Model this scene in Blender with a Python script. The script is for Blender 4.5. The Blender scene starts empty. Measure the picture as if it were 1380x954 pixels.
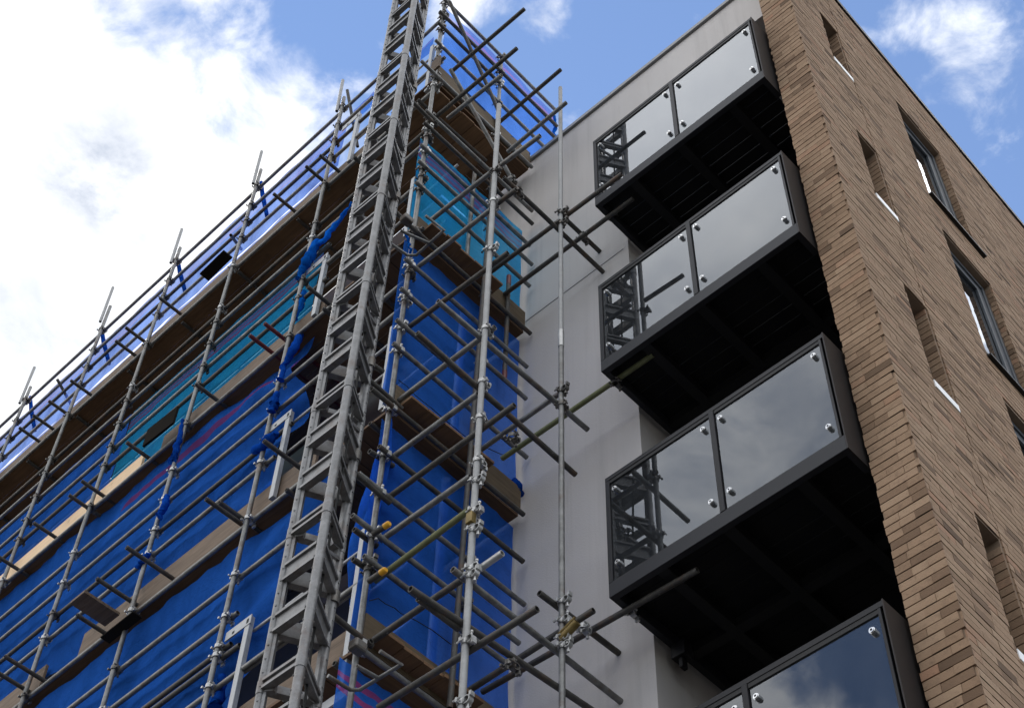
import bpy, bmesh, math, random
from mathutils import Vector, Matrix, noise
random.seed(7)
S = bpy.context.scene
COL = S.collection
PI = math.pi

# ------------------------------------------------------------------ camera
F_PX, CX, CY = 2190.97, 690.0, 477.0
def cam_matrix():
    a, b, c = math.radians(-135.35011), math.radians(143.77219), math.radians(2.19841)
    Rz = Matrix(((math.cos(a), -math.sin(a), 0), (math.sin(a), math.cos(a), 0), (0, 0, 1)))
    Rx = Matrix(((1, 0, 0), (0, math.cos(b), -math.sin(b)), (0, math.sin(b), math.cos(b))))
    Ry = Matrix(((math.cos(c), -math.sin(c), 0), (math.sin(c), math.cos(c), 0), (0, 0, 1)))
    return Rz @ Rx @ Ry
M = cam_matrix()
cd = bpy.data.cameras.new('camera'); cam = bpy.data.objects.new('camera', cd); COL.objects.link(cam)
cam.matrix_world = M.to_4x4(); cd.sensor_width = 36; cd.lens = F_PX / 1380 * 36
cd.clip_start = .1; cd.clip_end = 5000
S.camera = cam
GROUND = -1.6
def ray(x, y): return M @ Vector(((x - CX) / F_PX, -(y - CY) / F_PX, -1))
def at(x, y, ax, v):
    """measured photo point -> world point on the plane  axis = v"""
    d = ray(x, y); return d * (v / d[ax])
# facade scaffold line (long face is turned 1.46 degrees), measured from the photograph
TH = math.radians(1.46)
D_ = Vector((math.cos(TH), -math.sin(TH), 0)); N_ = Vector((math.sin(TH), math.cos(TH), 0)); ZV = Vector((0, 0, 1))
C1 = Vector((7.44, -5.93, 0))
def LF(u, z, off=0): return C1 + D_ * u + N_ * off + ZV * z
def atLF(x, y, off=0):
    d = ray(x, y); p0 = C1 + N_ * off; return d * (N_.dot(p0) / N_.dot(d))
def uz(x, y):
    p = atLF(x, y); return (p - C1).dot(D_), p.z
def RF(v, z, off=0): return Vector((7.42 - off, -5.93 - v, z))

# ------------------------------------------------------------------ mesh builder
class MB:
    def __init__(s): s.v = []; s.f = []; s.sm = []; s.mi = []; s.uv = {}; s.cur = 0
    def face(s, idx, smooth=False): s.f.append(tuple(idx)); s.sm.append(smooth); s.mi.append(s.cur)
    def box(s, a, b):
        x0, y0, z0 = [min(a[i], b[i]) for i in range(3)]; x1, y1, z1 = [max(a[i], b[i]) for i in range(3)]
        n = len(s.v)
        s.v += [(x0,y0,z0),(x1,y0,z0),(x1,y1,z0),(x0,y1,z0),(x0,y0,z1),(x1,y0,z1),(x1,y1,z1),(x0,y1,z1)]
        for q in ((0,3,2,1),(4,5,6,7),(0,1,5,4),(1,2,6,5),(2,3,7,6),(3,0,4,7)): s.face([n+i for i in q])
    def obox(s, o, ex, ey, ez):
        """box from corner o with edge vectors"""
        o, ex, ey, ez = Vector(o), Vector(ex), Vector(ey), Vector(ez); n = len(s.v)
        for p in (o, o+ex, o+ex+ey, o+ey, o+ez, o+ex+ez, o+ex+ey+ez, o+ey+ez): s.v.append(tuple(p))
        fl = ex.cross(ey).dot(ez) < 0
        for q in ((0,3,2,1),(4,5,6,7),(0,1,5,4),(1,2,6,5),(2,3,7,6),(3,0,4,7)):
            q = [n+i for i in q]; s.face(q[::-1] if fl else q)
    def bar(s, p, q, w, h, up=ZV):
        p, q = Vector(p), Vector(q); d = (q - p).normalized(); sd = d.cross(up).normalized(); u2 = sd.cross(d)
        s.obox(p - sd*w/2 - u2*h/2, q - p, sd*w, u2*h)
    def ring(s, c, ax, r, n, ph=0):
        ax = Vector(ax).normalized(); t = Vector((0,0,1)) if abs(ax.z) < .9 else Vector((1,0,0))
        a = ax.cross(t).normalized(); b = ax.cross(a); i0 = len(s.v)
        for k in range(n):
            an = 2*PI*k/n + ph; s.v.append(tuple(Vector(c) + (a*math.cos(an) + b*math.sin(an))*r))
        return list(range(i0, i0+n))
    def bridge(s, A, B, smooth=True, flip=False):
        n = len(A)
        for k in range(n):
            q = (A[k], A[(k+1) % n], B[(k+1) % n], B[k]); s.face(q[::-1] if flip else q, smooth)
    def tube(s, p, q, r=.026, n=10, hollow=True):
        p, q = Vector(p), Vector(q); d = q - p
        A = s.ring(p, d, r, n); B = s.ring(q, d, r, n); s.bridge(A, B)
        if hollow:
            ri = r*.78; dd = d.normalized()*min(.25, d.length*.4)
            for o, ring_, sg, fl in ((p, A, 1, True), (q, B, -1, False)):
                I = s.ring(o, d, ri, n); J = s.ring(o + dd*sg, d, ri, n)
                s.bridge(ring_, I, False, fl); s.bridge(I, J, True, fl); s.face(J[::-1] if fl else J)
        else:
            s.face(A[::-1]); s.face(B)
    def path(s, pts, r, n=8, cap=True):
        pts = [Vector(p) for p in pts]; rs = r if isinstance(r, (list, tuple)) else [r]*len(pts); prev = None
        for i, p in enumerate(pts):
            d = pts[min(i+1, len(pts)-1)] - pts[max(i-1, 0)]
            R = s.ring(p, d, rs[i], n)
            if prev: s.bridge(prev, R)
            elif cap: s.face(R[::-1])
            prev = R
        if cap: s.face(prev)
    def grid(s, fn, nu, nv, smooth=True):
        i0 = len(s.v)
        for j in range(nv+1):
            for i in range(nu+1):
                s.uv[len(s.v)] = (i/nu, j/nv); s.v.append(tuple(fn(i/nu, j/nv)))
        for j in range(nv):
            for i in range(nu):
                a = i0 + j*(nu+1) + i; s.face((a, a+1, a+nu+2, a+nu+1), smooth)
    def build(s, name, mat, parent=None, bevel=0):
        me = bpy.data.meshes.new(name); me.from_pydata(s.v, [], s.f)
        for m in (mat if isinstance(mat, (list, tuple)) else [mat]): me.materials.append(m)
        me.polygons.foreach_set('use_smooth', s.sm); me.polygons.foreach_set('material_index', s.mi)
        if s.uv:
            l = me.uv_layers.new(name='UVMap')
            for lp in me.loops: l.data[lp.index].uv = s.uv.get(lp.vertex_index, (0, 0))
        me.update()
        if any(s.sm): me.set_sharp_from_angle(angle=math.radians(42))
        o = bpy.data.objects.new(name, me); COL.objects.link(o)
        if bevel:
            b = o.modifiers.new('bevel', 'BEVEL'); b.width = bevel; b.segments = 2; b.limit_method = 'ANGLE'
        if parent is not None:
            o.parent = parent; o.matrix_parent_inverse = parent.matrix_world.inverted()
        return o
def tag(o, label=None, cat=None, group=None, kind=None):
    if label: o['label'] = label
    if cat: o['category'] = cat
    if group: o['group'] = group
    if kind: o['kind'] = kind
    return o
def empty(name, loc=(0, 0, 0)):
    o = bpy.data.objects.new(name, None); COL.objects.link(o); o.location = loc; o.empty_display_size = .2
    o.matrix_world = Matrix.Translation(Vector(loc)); return o
def dup(src, parent, mw):
    c = src.copy(); COL.objects.link(c); c.parent = parent
    if parent is not None: c.matrix_parent_inverse = parent.matrix_world.inverted()
    c.matrix_world = mw; return c

# ------------------------------------------------------------------ materials
class NT:
    def __init__(s, name, world=None):
        if world: s.m = world
        else: s.m = bpy.data.materials.new(name)
        s.m.use_nodes = True; s.t = s.m.node_tree; s.t.nodes.clear()
        s.out = s.t.nodes.new('ShaderNodeOutputWorld' if world else 'ShaderNodeOutputMaterial')
    def n(s, ty, **k):
        x = s.t.nodes.new('ShaderNode' + ty)
        for a, v in k.items(): setattr(x, a, v)
        return x
    def l(s, a, b): s.t.links.new(a, b)
    def set(s, sock, v):
        if hasattr(v, 'is_output'): s.l(v, sock)
        elif isinstance(v, (tuple, list)) and len(v) == 3 and sock.type == 'RGBA': sock.default_value = (*v, 1)
        else: sock.default_value = v
    def math(s, op, a, b=None, c=None, clamp=False):
        x = s.n('Math', operation=op, use_clamp=clamp)
        for i, v in enumerate((a, b, c)):
            if v is not None: s.set(x.inputs[i], v)
        return x.outputs[0]
    def mix(s, f, a, b, bt='MIX'):
        x = s.n('Mix', data_type='RGBA', blend_type=bt); s.set(x.inputs['Factor'], f)
        s.set(x.inputs[6], a); s.set(x.inputs[7], b); return x.outputs[2]
    def ramp(s, f, stops, interp='LINEAR'):
        x = s.n('ValToRGB'); x.color_ramp.interpolation = interp; e = x.color_ramp.elements
        while len(e) < len(stops): e.new(.5)
        for k, (p, c) in zip(e, stops): k.position = p; k.color = (*c, 1) if len(c) == 3 else c
        s.l(f, x.inputs[0]); return x.outputs[0]
    def noise(s, vec, sc, det=4, rough=.55, dist=0):
        x = s.n('TexNoise'); x.inputs['Scale'].default_value = sc; x.inputs['Detail'].default_value = det
        x.inputs['Roughness'].default_value = rough; x.inputs['Distortion'].default_value = dist
        if vec is not None: s.l(vec, x.inputs['Vector'])
        return x.outputs['Fac']
    def pos(s, sc=None):
        g = s.n('NewGeometry').outputs['Position']
        if sc is None: return g
        x = s.n('Mapping'); x.inputs['Scale'].default_value = sc; s.l(g, x.inputs[0]); return x.outputs[0]
    def bsdf(s, col, rough=.5, metal=0, bump=None, bs=.2, bd=.01, **k):
        p = s.n('BsdfPrincipled'); s.set(p.inputs['Base Color'], col); s.set(p.inputs['Roughness'], rough); s.set(p.inputs['Metallic'], metal)
        for a, v in k.items(): s.set(p.inputs[a.replace('_', ' ')], v)
        if bump is not None:
            b = s.n('Bump'); b.inputs['Strength'].default_value = bs; b.inputs['Distance'].default_value = bd
            s.l(bump, b.inputs['Height']); s.l(b.outputs[0], p.inputs['Normal'])
        return p.outputs[0]
    def done(s, sh): s.l(sh, s.out.inputs['Surface']); return s.m

def steel(name, c0, c1, rough=.5, metal=.55, rust=.0):
    t = NT(name); f = t.noise(t.pos(), 9, 6, .65); f2 = t.noise(t.pos(), 55, 3)
    c = t.ramp(f, [(.3, c0), (.7, c1)])
    c = t.mix(t.math('MULTIPLY', f2, .35), c, (c0[0]*.45, c0[1]*.43, c0[2]*.4))
    if rust:
        m = t.ramp(t.noise(t.pos(), 5, 5, .7), [(.52, (0,0,0)), (.66, (rust,)*3)]); c = t.mix(m, c, (.105, .062, .038))
    pt = t.ramp(t.noise(t.pos(), 26, 4, .7), [(.66, (0,0,0)), (.72, (.7,)*3)]); c = t.mix(pt, c, (.42, .41, .39))
    r = t.math('ADD', t.math('MULTIPLY', f, .3), rough - .15)
    return t.done(t.bsdf(c, r, metal, f2, .15, .004))
GALV = steel('galvanised_steel', (.11, .11, .107), (.29, .29, .283), .5, .45, .6)
GALVL = steel('pale_galvanised_steel', (.27, .27, .27), (.4, .4, .395), .6, .2)
DARKST = steel('weathered_dark_steel', (.035, .032, .03), (.105, .1, .09), .62, .2, .8)
MASTM = steel('mast_grey_steel', (.13, .13, .132), (.28, .28, .284), .5, .45, .4)
CLIP = steel('bright_coupler_steel', (.34, .34, .34), (.58, .58, .57), .4, .5)
CLIPD = steel('dull_coupler_steel', (.08, .075, .07), (.2, .19, .175), .5, .6, .5)
GATEM = steel('silver_gate_steel', (.3, .31, .32), (.42, .43, .45), .5, .2)
MOSS = steel('mossy_steel', (.12, .13, .05), (.22, .23, .12), .7, .2)
REDP = steel('red_painted_steel', (.1, .01, .01), (.17, .018, .018), .5, .0)
BRASS = steel('yellowed_coupler_steel', (.16, .11, .03), (.3, .22, .09), .5, .5)

def plain(name, col, rough=.5, metal=0, var=.15, sc=3, bs=.1, **k):
    t = NT(name); f = t.noise(t.pos(), sc, 6, .6); f2 = t.noise(t.pos(), sc*14, 3)
    c = t.mix(f, tuple(x*(1-var) for x in col), tuple(min(1, x*(1+var)) for x in col))
    return t.done(t.bsdf(c, rough, metal, f2, bs, .004, **k))
def wood(name, c0, c1, ax=0, rough=.75):
    t = NT(name); sc = [14, 14, 14]; sc[ax] = .9
    f = t.noise(t.pos(tuple(sc)), 2.2, 7, .65, .6); g = t.noise(t.pos(), 1.1, 4)
    c = t.ramp(f, [(.28, c0), (.72, c1)])
    c = t.mix(t.ramp(g, [(.45, (0,0,0)), (.75, (.55,)*3)]), c, tuple(x*.55 for x in c0))
    st = t.noise(t.pos(), 3.7, 5, .7); c = t.mix(t.ramp(st, [(.6, (0,0,0)), (.7, (.5,)*3)]), c, (.05, .04, .032))
    return t.done(t.bsdf(c, rough, 0, f, .25, .006, Specular_IOR_Level=.2))
TOE_OLD = wood('weathered_timber_along', (.09, .064, .046), (.21, .152, .108), 0)
TOE_NEW = wood('new_pale_timber', (.62, .43, .26), (.78, .58, .38), 0)
TOE_RET = wood('weathered_timber_across', (.075, .056, .036), (.15, .112, .072), 1)
DECK_A = wood('brown_deck_board_along', (.13, .075, .042), (.24, .14, .075), 0)
DECK_B = wood('brown_deck_board_across', (.085, .05, .03), (.15, .088, .05), 1)
DARKPLY = plain('dark_plywood', (.02, .018, .016), 1, 0, .4, 3, .2, Specular_IOR_Level=0)
RENDER = None
def render_mat():
    t = NT('grey_render'); f = t.noise(t.pos((.6, .6, .22)), 1.3, 6, .6); g = t.noise(t.pos(), 60, 4); h = t.noise(t.pos((1.6, 1.6, .5)), 1.6, 5, .6)
    c = t.ramp(f, [(.3, (.48, .45, .43)), (.7, (.55, .52, .5))])
    c = t.mix(t.ramp(h, [(.55, (0,0,0)), (.85, (.25,)*3)]), c, (.42, .38, .355))
    dr = t.noise(t.pos((7, 7, .22)), 1.0, 5, .6); c = t.mix(t.ramp(dr, [(.52, (0,0,0)), (.7, (.3,)*3)]), c, (.33, .31, .295))
    gr = t.noise(t.pos(), 140, 3); c = t.mix(t.math('MULTIPLY', gr, .18), c, (.3, .28, .27))
    return t.done(t.bsdf(c, .85, 0, g, .4, .006))
RENDER = render_mat()
def brick_mat():
    t = NT('buff_brick'); a = t.n('Attribute', attribute_name='rnd').outputs['Fac']
    c = t.ramp(a, [(0, (.1, .063, .04)), (.07, (.17, .108, .069)), (.22, (.245, .16, .102)), (.6, (.285, .19, .123)), (.9, (.32, .22, .145)), (1, (.295, .17, .108))])
    f = t.noise(t.pos(), 22, 6, .7); g = t.noise(t.pos(), 90, 4, .7); big = t.noise(t.pos(), .7, 4)
    c = t.mix(t.ramp(f, [(.5, (0,0,0)), (.78, (.7,)*3)]), c, (.12, .08, .054))
    c = t.mix(t.ramp(g, [(.62, (0,0,0)), (.8, (.3,)*3)]), c, (.42, .33, .25))
    c = t.mix(t.ramp(big, [(.4, (0,0,0)), (.7, (.3,)*3)]), c, (.22, .145, .09))
    return t.done(t.bsdf(c, .9, 0, t.math('ADD', g, f), .5, .006, Specular_IOR_Level=.2))
BRICK = brick_mat()
MORTAR = plain('brown_mortar', (.2, .14, .095), .95, 0, .3, 12, .4)
ANTH = plain('anthracite_metal', (.024, .0245, .028), .45, 0, .15, 2, .05, Specular_IOR_Level=.15)
BRONZE = plain('dark_bronze_panel', (.027, .0235, .023), .5, 0, .12, 1.5, .05, Specular_IOR_Level=.15)
RAILM = plain('black_rail_metal', (.011, .011, .013), .45, 0, .15, 3, .03, Specular_IOR_Level=.2)
SOFF = plain('black_decking', (.009, .009, .0095), .6, 0, .3, 5, .2, Specular_IOR_Level=.15)
JOIST = plain('black_joist', (.014, .014, .0145), .5, 0, .2, 5, .1, Specular_IOR_Level=.2)
WHITE = plain('white_sill_paint', (.78, .77, .76), .5, 0, .06, 6, .05)
FRAME = plain('grey_window_frame', (.07, .078, .09), .35, .1, .1, 4, .03)
COPING = plain('grey_coping', (.2, .2, .2), .5, .3, .15, 3, .05)
DARKCOP = plain('black_coping', (.018, .0165, .016), .5, 0, .2, 3, .05, Specular_IOR_Level=.2)
BOLT = steel('stainless_fixing', (.65, .65, .65), (.8, .8, .8), .22, .95)
HOLE = plain('black_rubber', (.012, .012, .012), .6, Specular_IOR_Level=.15)
INWALL = plain('unfinished_brown_wall', (.085, .058, .042), .9, 0, .35, 1.2, .4)
YELLOW = plain('yellow_plastic', (.72, .36, .02), .4, 0, .08)
WHITEPIPE = plain('white_plastic_rail', (.42, .43, .45), .4, 0, .05)
ASPHALT = plain('asphalt', (.06, .06, .06), .9, 0, .25, .8, .4)
PAVE = plain('paving', (.18, .17, .16), .9, 0, .2, 2, .3)

def glass_mat(name, tint, ior, haze=.0):
    t = NT(name); fr = t.n('Fresnel'); fr.inputs[0].default_value = ior
    gl = t.n('BsdfGlossy'); gl.inputs['Roughness'].default_value = .012; gl.inputs['Color'].default_value = (.93, .96, 1, 1)
    tr = t.n('BsdfTransparent'); tr.inputs[0].default_value = (*tint, 1)
    mx = t.n('MixShader'); t.l(fr.outputs[0], mx.inputs[0]); t.l(tr.outputs[0], mx.inputs[1]); t.l(gl.outputs[0], mx.inputs[2])
    df = t.n('BsdfDiffuse'); df.inputs[0].default_value = (.4, .42, .45, 1)
    dirt_haze = t.math('MULTIPLY', t.ramp(t.noise(t.pos((1, 1, .35)), 5, 6, .6), [(.3, (.3,)*3), (.75, (1,)*3)]), haze)  # dirt film that also paints a pale haze over dark reflections
    m3 = t.n('MixShader'); t.l(dirt_haze, m3.inputs[0]); t.l(mx.outputs[0], m3.inputs[1]); t.l(df.outputs[0], m3.inputs[2])
    return t.done(m3.outputs[0])
GLASS = glass_mat('balcony_glass', (.5, .53, .55), 1.95, .05)
WGLASS = glass_mat('window_glass', (.25, .27, .3), 2.6, .03)

def net_mat(name, base, trans=.25, tint=(.3, .45, .9), band=None, stripes=(), red=(.35, .03, .06), transl=.5, smax=2.0):
    """blue debris netting; band = (from, to, colour) and stripes = [(centre, half width)] run along the sheet (uv v)"""
    t = NT(name); uv = t.n('UVMap').outputs[0]; sp = t.n('SeparateXYZ'); t.l(uv, sp.inputs[0]); v = sp.outputs[1]; inside = t.math('LESS_THAN', sp.outputs[0], smax)
    wob = t.math('MULTIPLY', t.math('SUBTRACT', t.noise(uv, 4, 3), .5), .06)
    v = t.math('ADD', v, wob)
    f = t.noise(t.pos((1, 1, .35)), 2.6, 5, .6)
    f = t.ramp(f, [(.3, (0,0,0)), (.72, (1,1,1))])
    c = t.mix(f, tuple(x*.62 for x in base), tuple(min(1, x*1.32) for x in base))
    cr = t.noise(t.pos((1.0, 1.0, 2.2)), 3.5, 3, .5, 2.2)
    cr = t.ramp(cr, [(.475, (0,0,0)), (.5, (1,1,1)), (.525, (0,0,0))]); c = t.mix(t.math('MULTIPLY', cr, .4), c, tuple(x*.45 for x in base))  # fold shading painted into the colour as dark crease lines
    wv = t.noise(t.pos(), 160, 2); c = t.mix(t.math('MULTIPLY', wv, .25), c, tuple(x*.5 for x in base))
    if band:
        a, b, bc = band
        m = t.math('MULTIPLY', t.math('GREATER_THAN', v, a), t.math('LESS_THAN', v, b)); c = t.mix(t.math('MULTIPLY', m, .6), c, bc)
    for ce, hw in stripes:
        m = t.math('LESS_THAN', t.math('ABSOLUTE', t.math('SUBTRACT', v, ce)), hw); c = t.mix(t.math('MULTIPLY', t.math('MULTIPLY', m, inside), .6), c, red)
    bp = t.n('Bump'); bp.inputs['Strength'].default_value = .9; bp.inputs['Distance'].default_value = .05; t.l(t.noise(t.pos((1.4, 1.4, .8)), 3.2, 6, .6, 1.2), bp.inputs['Height'])
    d = t.n('BsdfDiffuse'); t.l(c, d.inputs[0]); t.l(bp.outputs[0], d.inputs['Normal']); tl = t.n('BsdfTranslucent'); t.l(c, tl.inputs[0])
    m1 = t.n('MixShader'); m1.inputs[0].default_value = transl; t.l(d.outputs[0], m1.inputs[1]); t.l(tl.outputs[0], m1.inputs[2])
    tp = t.n('BsdfTransparent'); tp.inputs[0].default_value = (*tint, 1)
    m2 = t.n('MixShader'); t.l(t.math('MULTIPLY', t.math('ADD', t.math('MULTIPLY', f, .9), .5), trans), m2.inputs[0]); t.l(m1.outputs[0], m2.inputs[1]); t.l(tp.outputs[0], m2.inputs[2])
    return t.done(m2.outputs[0])
BLUE = (.032, .17, .7)
N_DEEP = net_mat('deep_blue_net', BLUE, .2, (.3, .5, 1))
N_RET = net_mat('thin_blue_net', BLUE, .45, (.28, .45, .95), transl=.4)
N_RETR = net_mat('thin_blue_net_red_stripes', BLUE, .3, (.28, .45, .95), stripes=[(.93, .014), (.87, .014)], red=(.5, .03, .05))
N_DEEPR = net_mat('deep_blue_net_red_edge', BLUE, .2, (.3, .5, 1), stripes=[(.9, .02)], smax=.3)
N_BACKLIT = net_mat('painted_backlit_net', (.03, .42, 1.0), .36, (.3, .72, 1), band=(.78, .97, (.1, .1, .35)), stripes=[(.8, .015), (.86, .012), (.92, .012)], red=(.28, .06, .16))  # turquoise colour stands in for light coming through from behind
N_LIGHT = net_mat('pale_guard_net', (.11, .2, .66), .38, (.4, .58, 1), band=(.72, 1.2, (.32, .28, .55)), stripes=[(.74, .012)], red=(.5, .2, .35), transl=.75)
N_GUARD = net_mat('bright_guard_net', (.05, .18, .66), .5, (.46, .66, 1), band=(.86, 1.2, (.2, .2, .55)), stripes=[(.9, .02)], red=(.5, .14, .28), transl=.75)
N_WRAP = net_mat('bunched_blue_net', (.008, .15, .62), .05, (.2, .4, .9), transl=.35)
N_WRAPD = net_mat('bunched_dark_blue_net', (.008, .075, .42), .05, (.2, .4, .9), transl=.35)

# ------------------------------------------------------------------ sky, sun
SUN = Vector((.53, -.16, .85)).normalized()
sun_el = math.asin(SUN.z)
w = bpy.data.worlds.new('World'); S.world = w
t = NT(None, w)
sky = t.n('TexSky', sky_type='NISHITA'); sky.sun_disc = False; sky.sun_elevation = sun_el
sky.sun_rotation = math.atan2(SUN.x, SUN.y); sky.air_density = 1.0; sky.dust_density = 0.0; sky.ozone_density = 2.0
skyc = t.mix(1, sky.outputs[0], (.116, .112, .113), 'MULTIPLY')
g = t.n('TexCoord').outputs['Generated']; sp = t.n('SeparateXYZ'); t.l(g, sp.inputs[0])
zc = t.math('MAXIMUM', sp.outputs[2], .03)
px_, py_ = t.math('DIVIDE', sp.outputs[0], zc), t.math('DIVIDE', sp.outputs[1], zc)
cb = t.n('CombineXYZ'); t.l(px_, cb.inputs[0]); t.l(py_, cb.inputs[1]); P = cb.outputs[0]
def blob(x, y, rx, ry, wgt, rot=0):
    mp = t.n('Mapping', vector_type='TEXTURE'); mp.inputs['Location'].default_value = (x, y, 0); mp.inputs['Rotation'].default_value = (0, 0, rot)
    mp.inputs['Scale'].default_value = (rx, ry, 1); t.l(P, mp.inputs[0])
    ln = t.n('VectorMath', operation='LENGTH'); t.l(mp.outputs[0], ln.inputs[0])
    e = t.math('POWER', 2.718, t.math('MULTIPLY', t.math('MULTIPLY', ln.outputs['Value'], ln.outputs['Value']), -1))
    return t.math('MULTIPLY', e, wgt)
def total(bs):
    r = bs[0]
    for b in bs[1:]: r = t.math('ADD', r, b)
    return r
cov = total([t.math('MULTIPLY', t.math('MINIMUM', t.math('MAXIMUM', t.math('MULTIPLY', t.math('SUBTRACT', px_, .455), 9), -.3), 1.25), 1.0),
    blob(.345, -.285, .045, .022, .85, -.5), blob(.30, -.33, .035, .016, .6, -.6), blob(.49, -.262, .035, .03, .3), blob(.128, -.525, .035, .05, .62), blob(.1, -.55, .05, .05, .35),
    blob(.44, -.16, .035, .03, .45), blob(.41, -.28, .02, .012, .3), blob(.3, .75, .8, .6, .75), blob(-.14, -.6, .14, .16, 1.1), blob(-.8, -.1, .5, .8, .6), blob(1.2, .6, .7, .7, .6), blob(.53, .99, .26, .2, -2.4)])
side = t.n('MapRange', interpolation_type='SMOOTHSTEP'); t.l(t.math('MAXIMUM', t.math('MULTIPLY', sp.outputs[0], -1), sp.outputs[1]), side.inputs[0]); side.inputs[1].default_value = 0; side.inputs[2].default_value = .3; side.inputs[3].default_value = 0; side.inputs[4].default_value = .8  # cloud bank added outside the view to brighten the walls
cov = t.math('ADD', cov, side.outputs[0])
nz = t.noise(P, 17, 10, .6, .35); nz2 = t.noise(P, 6, 6, .55)
dens = t.math('ADD', cov, t.math('ADD', t.math('MULTIPLY', t.math('SUBTRACT', nz, .5), 2.2), t.math('MULTIPLY', t.math('SUBTRACT', nz2, .5), 1.2)))
mr = t.n('MapRange', interpolation_type='SMOOTHSTEP'); t.l(dens, mr.inputs[0]); mr.inputs[1].default_value = -.02; mr.inputs[2].default_value = .95
shade = t.noise(P, 10, 9, .62, .3)
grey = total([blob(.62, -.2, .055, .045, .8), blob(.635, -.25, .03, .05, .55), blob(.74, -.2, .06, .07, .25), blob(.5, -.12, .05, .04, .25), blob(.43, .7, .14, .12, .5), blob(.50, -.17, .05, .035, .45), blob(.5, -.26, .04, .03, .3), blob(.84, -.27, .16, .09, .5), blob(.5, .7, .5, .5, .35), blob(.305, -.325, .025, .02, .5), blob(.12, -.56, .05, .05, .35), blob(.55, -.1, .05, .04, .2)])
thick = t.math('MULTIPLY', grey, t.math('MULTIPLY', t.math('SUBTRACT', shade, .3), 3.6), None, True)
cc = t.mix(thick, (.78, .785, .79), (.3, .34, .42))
glow = t.math('ADD', total([blob(-.14, -.6, .13, .15, 3.5), blob(.27, .43, .16, .14, .7)]), t.math('MULTIPLY', side.outputs[0], .55))  # extra brightness on unseen cloud, added for window and balcony reflections
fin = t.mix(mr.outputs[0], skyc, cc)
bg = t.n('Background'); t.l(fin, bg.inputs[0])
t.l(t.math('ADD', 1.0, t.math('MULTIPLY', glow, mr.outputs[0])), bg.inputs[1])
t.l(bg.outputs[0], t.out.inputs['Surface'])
ld = bpy.data.lights.new('sun', 'SUN'); ld.energy = 1.4; ld.angle = math.radians(10); ld.color = (1, .95, .87)
lo = bpy.data.objects.new('sun', ld); COL.objects.link(lo); lo.rotation_euler = SUN.to_track_quat('Z', 'Y').to_euler(); lo.location = SUN*60
vs = S.view_settings; vs.view_transform = 'Standard'; vs.look = 'None'; vs.exposure = .85; vs.gamma = 1

# ------------------------------------------------------------------ ground
b = MB(); b.grid(lambda s, q: ((s-.5)*3000, (q-.5)*3000, GROUND), 8, 8, False); tag(b.build('ground', ASPHALT), kind='structure')
b = MB(); b.box((2.2, -5.2, GROUND - .2), (24, -3.4, GROUND + .12)); tag(b.build('pavement', PAVE), kind='structure')

# ------------------------------------------------------------------ apartment building (brick corner + render wall with balconies)
YW = -7.78; YB = -7.164; YP = -7.40; XC = 3.151; XL = 3.512; XR = 5.93; ZTOP = 19.08; ZBR = 19.45
apt = empty('apartment_building', (5, -9, GROUND))
tag(apt, 'apartment block of buff brick and pale grey render with four glass fronted balconies', 'building')
RD = Vector((.0167, -1, 0)).normalized(); RN = Vector((-1, -.0167, 0)).normalized()   # right hand brick face: direction, outward normal
RO = Vector((XC, YP, 0))
def RW(u, z, dep=0): return RO + RD*u - RN*dep + ZV*z
OPEN = []      # u0, u1, z0, z1, depth
for zs, zh in ((16.83, 18.07), (13.82, 15.13), (10.8, 12.25), (7.78, 9.18), (4.75, 6.2), (1.75, 3.2)): OPEN.append((.755, 1.125, zs, zh, .26))
WIN = []
for zs, zh in ((15.86, 18.1), (12.8, 15.13), (9.8, 12.14), (6.8, 9.14), (3.8, 6.14)): WIN.append((2.37, 3.34, zs, zh, .135))
for zs, zh in ((15.86, 18.1), (12.8, 15.13), (9.8, 12.14), (6.8, 9.14)): WIN.append((6.2, 7.2, zs, zh, .135))
HOLES = OPEN + WIN
CH = .0805; BLEN = .2415; MJ = .0105
UMAX = 8.4
# mortar bed: wall sheets with the openings left out
b = MB()
zs = sorted({GROUND, ZBR} | {h[2] for h in HOLES} | {h[3] for h in HOLES}); us = sorted({0.0, UMAX} | {h[0] for h in HOLES} | {h[1] for h in HOLES})
for i in range(len(us)-1):
    for j in range(len(zs)-1):
        um, zm = (us[i]+us[i+1])/2, (zs[j]+zs[j+1])/2
        if any(h[0] < um < h[1] and h[2] < zm < h[3] for h in HOLES): continue
        n = len(b.v); b.v += [tuple(RW(us[i], zs[j])), tuple(RW(us[i+1], zs[j])), tuple(RW(us[i+1], zs[j+1])), tuple(RW(us[i], zs[j+1]))]; b.face((n, n+3, n+2, n+1))
for (u0, u1, z0, z1, dp) in HOLES:
    for q in ((RW(u0, z0), RW(u0, z1), RW(u0, z1, dp), RW(u0, z0, dp)), (RW(u1, z0), RW(u1, z0, dp), RW(u1, z1, dp), RW(u1, z1)),
              (RW(u0, z1), RW(u1, z1), RW(u1, z1, dp), RW(u0, z1, dp)), (RW(u0, z0), RW(u0, z0, dp), RW(u1, z0, dp), RW(u1, z0))):
        n = len(b.v); b.v += [tuple(p) for p in q]; b.face((n, n+1, n+2, n+3))
# front strip and hidden sides
n = len(b.v); b.v += [(XC, YP, GROUND), (XL, YP, GROUND), (XL, YP, ZBR), (XC, YP, ZBR)]; b.face((n, n+1, n+2, n+3))
n = len(b.v); b.v += [(XL, YP, GROUND), (XL, -16, GROUND), (XL, -16, ZBR), (XL, YP, ZBR)]; b.face((n, n+1, n+2, n+3))
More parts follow.
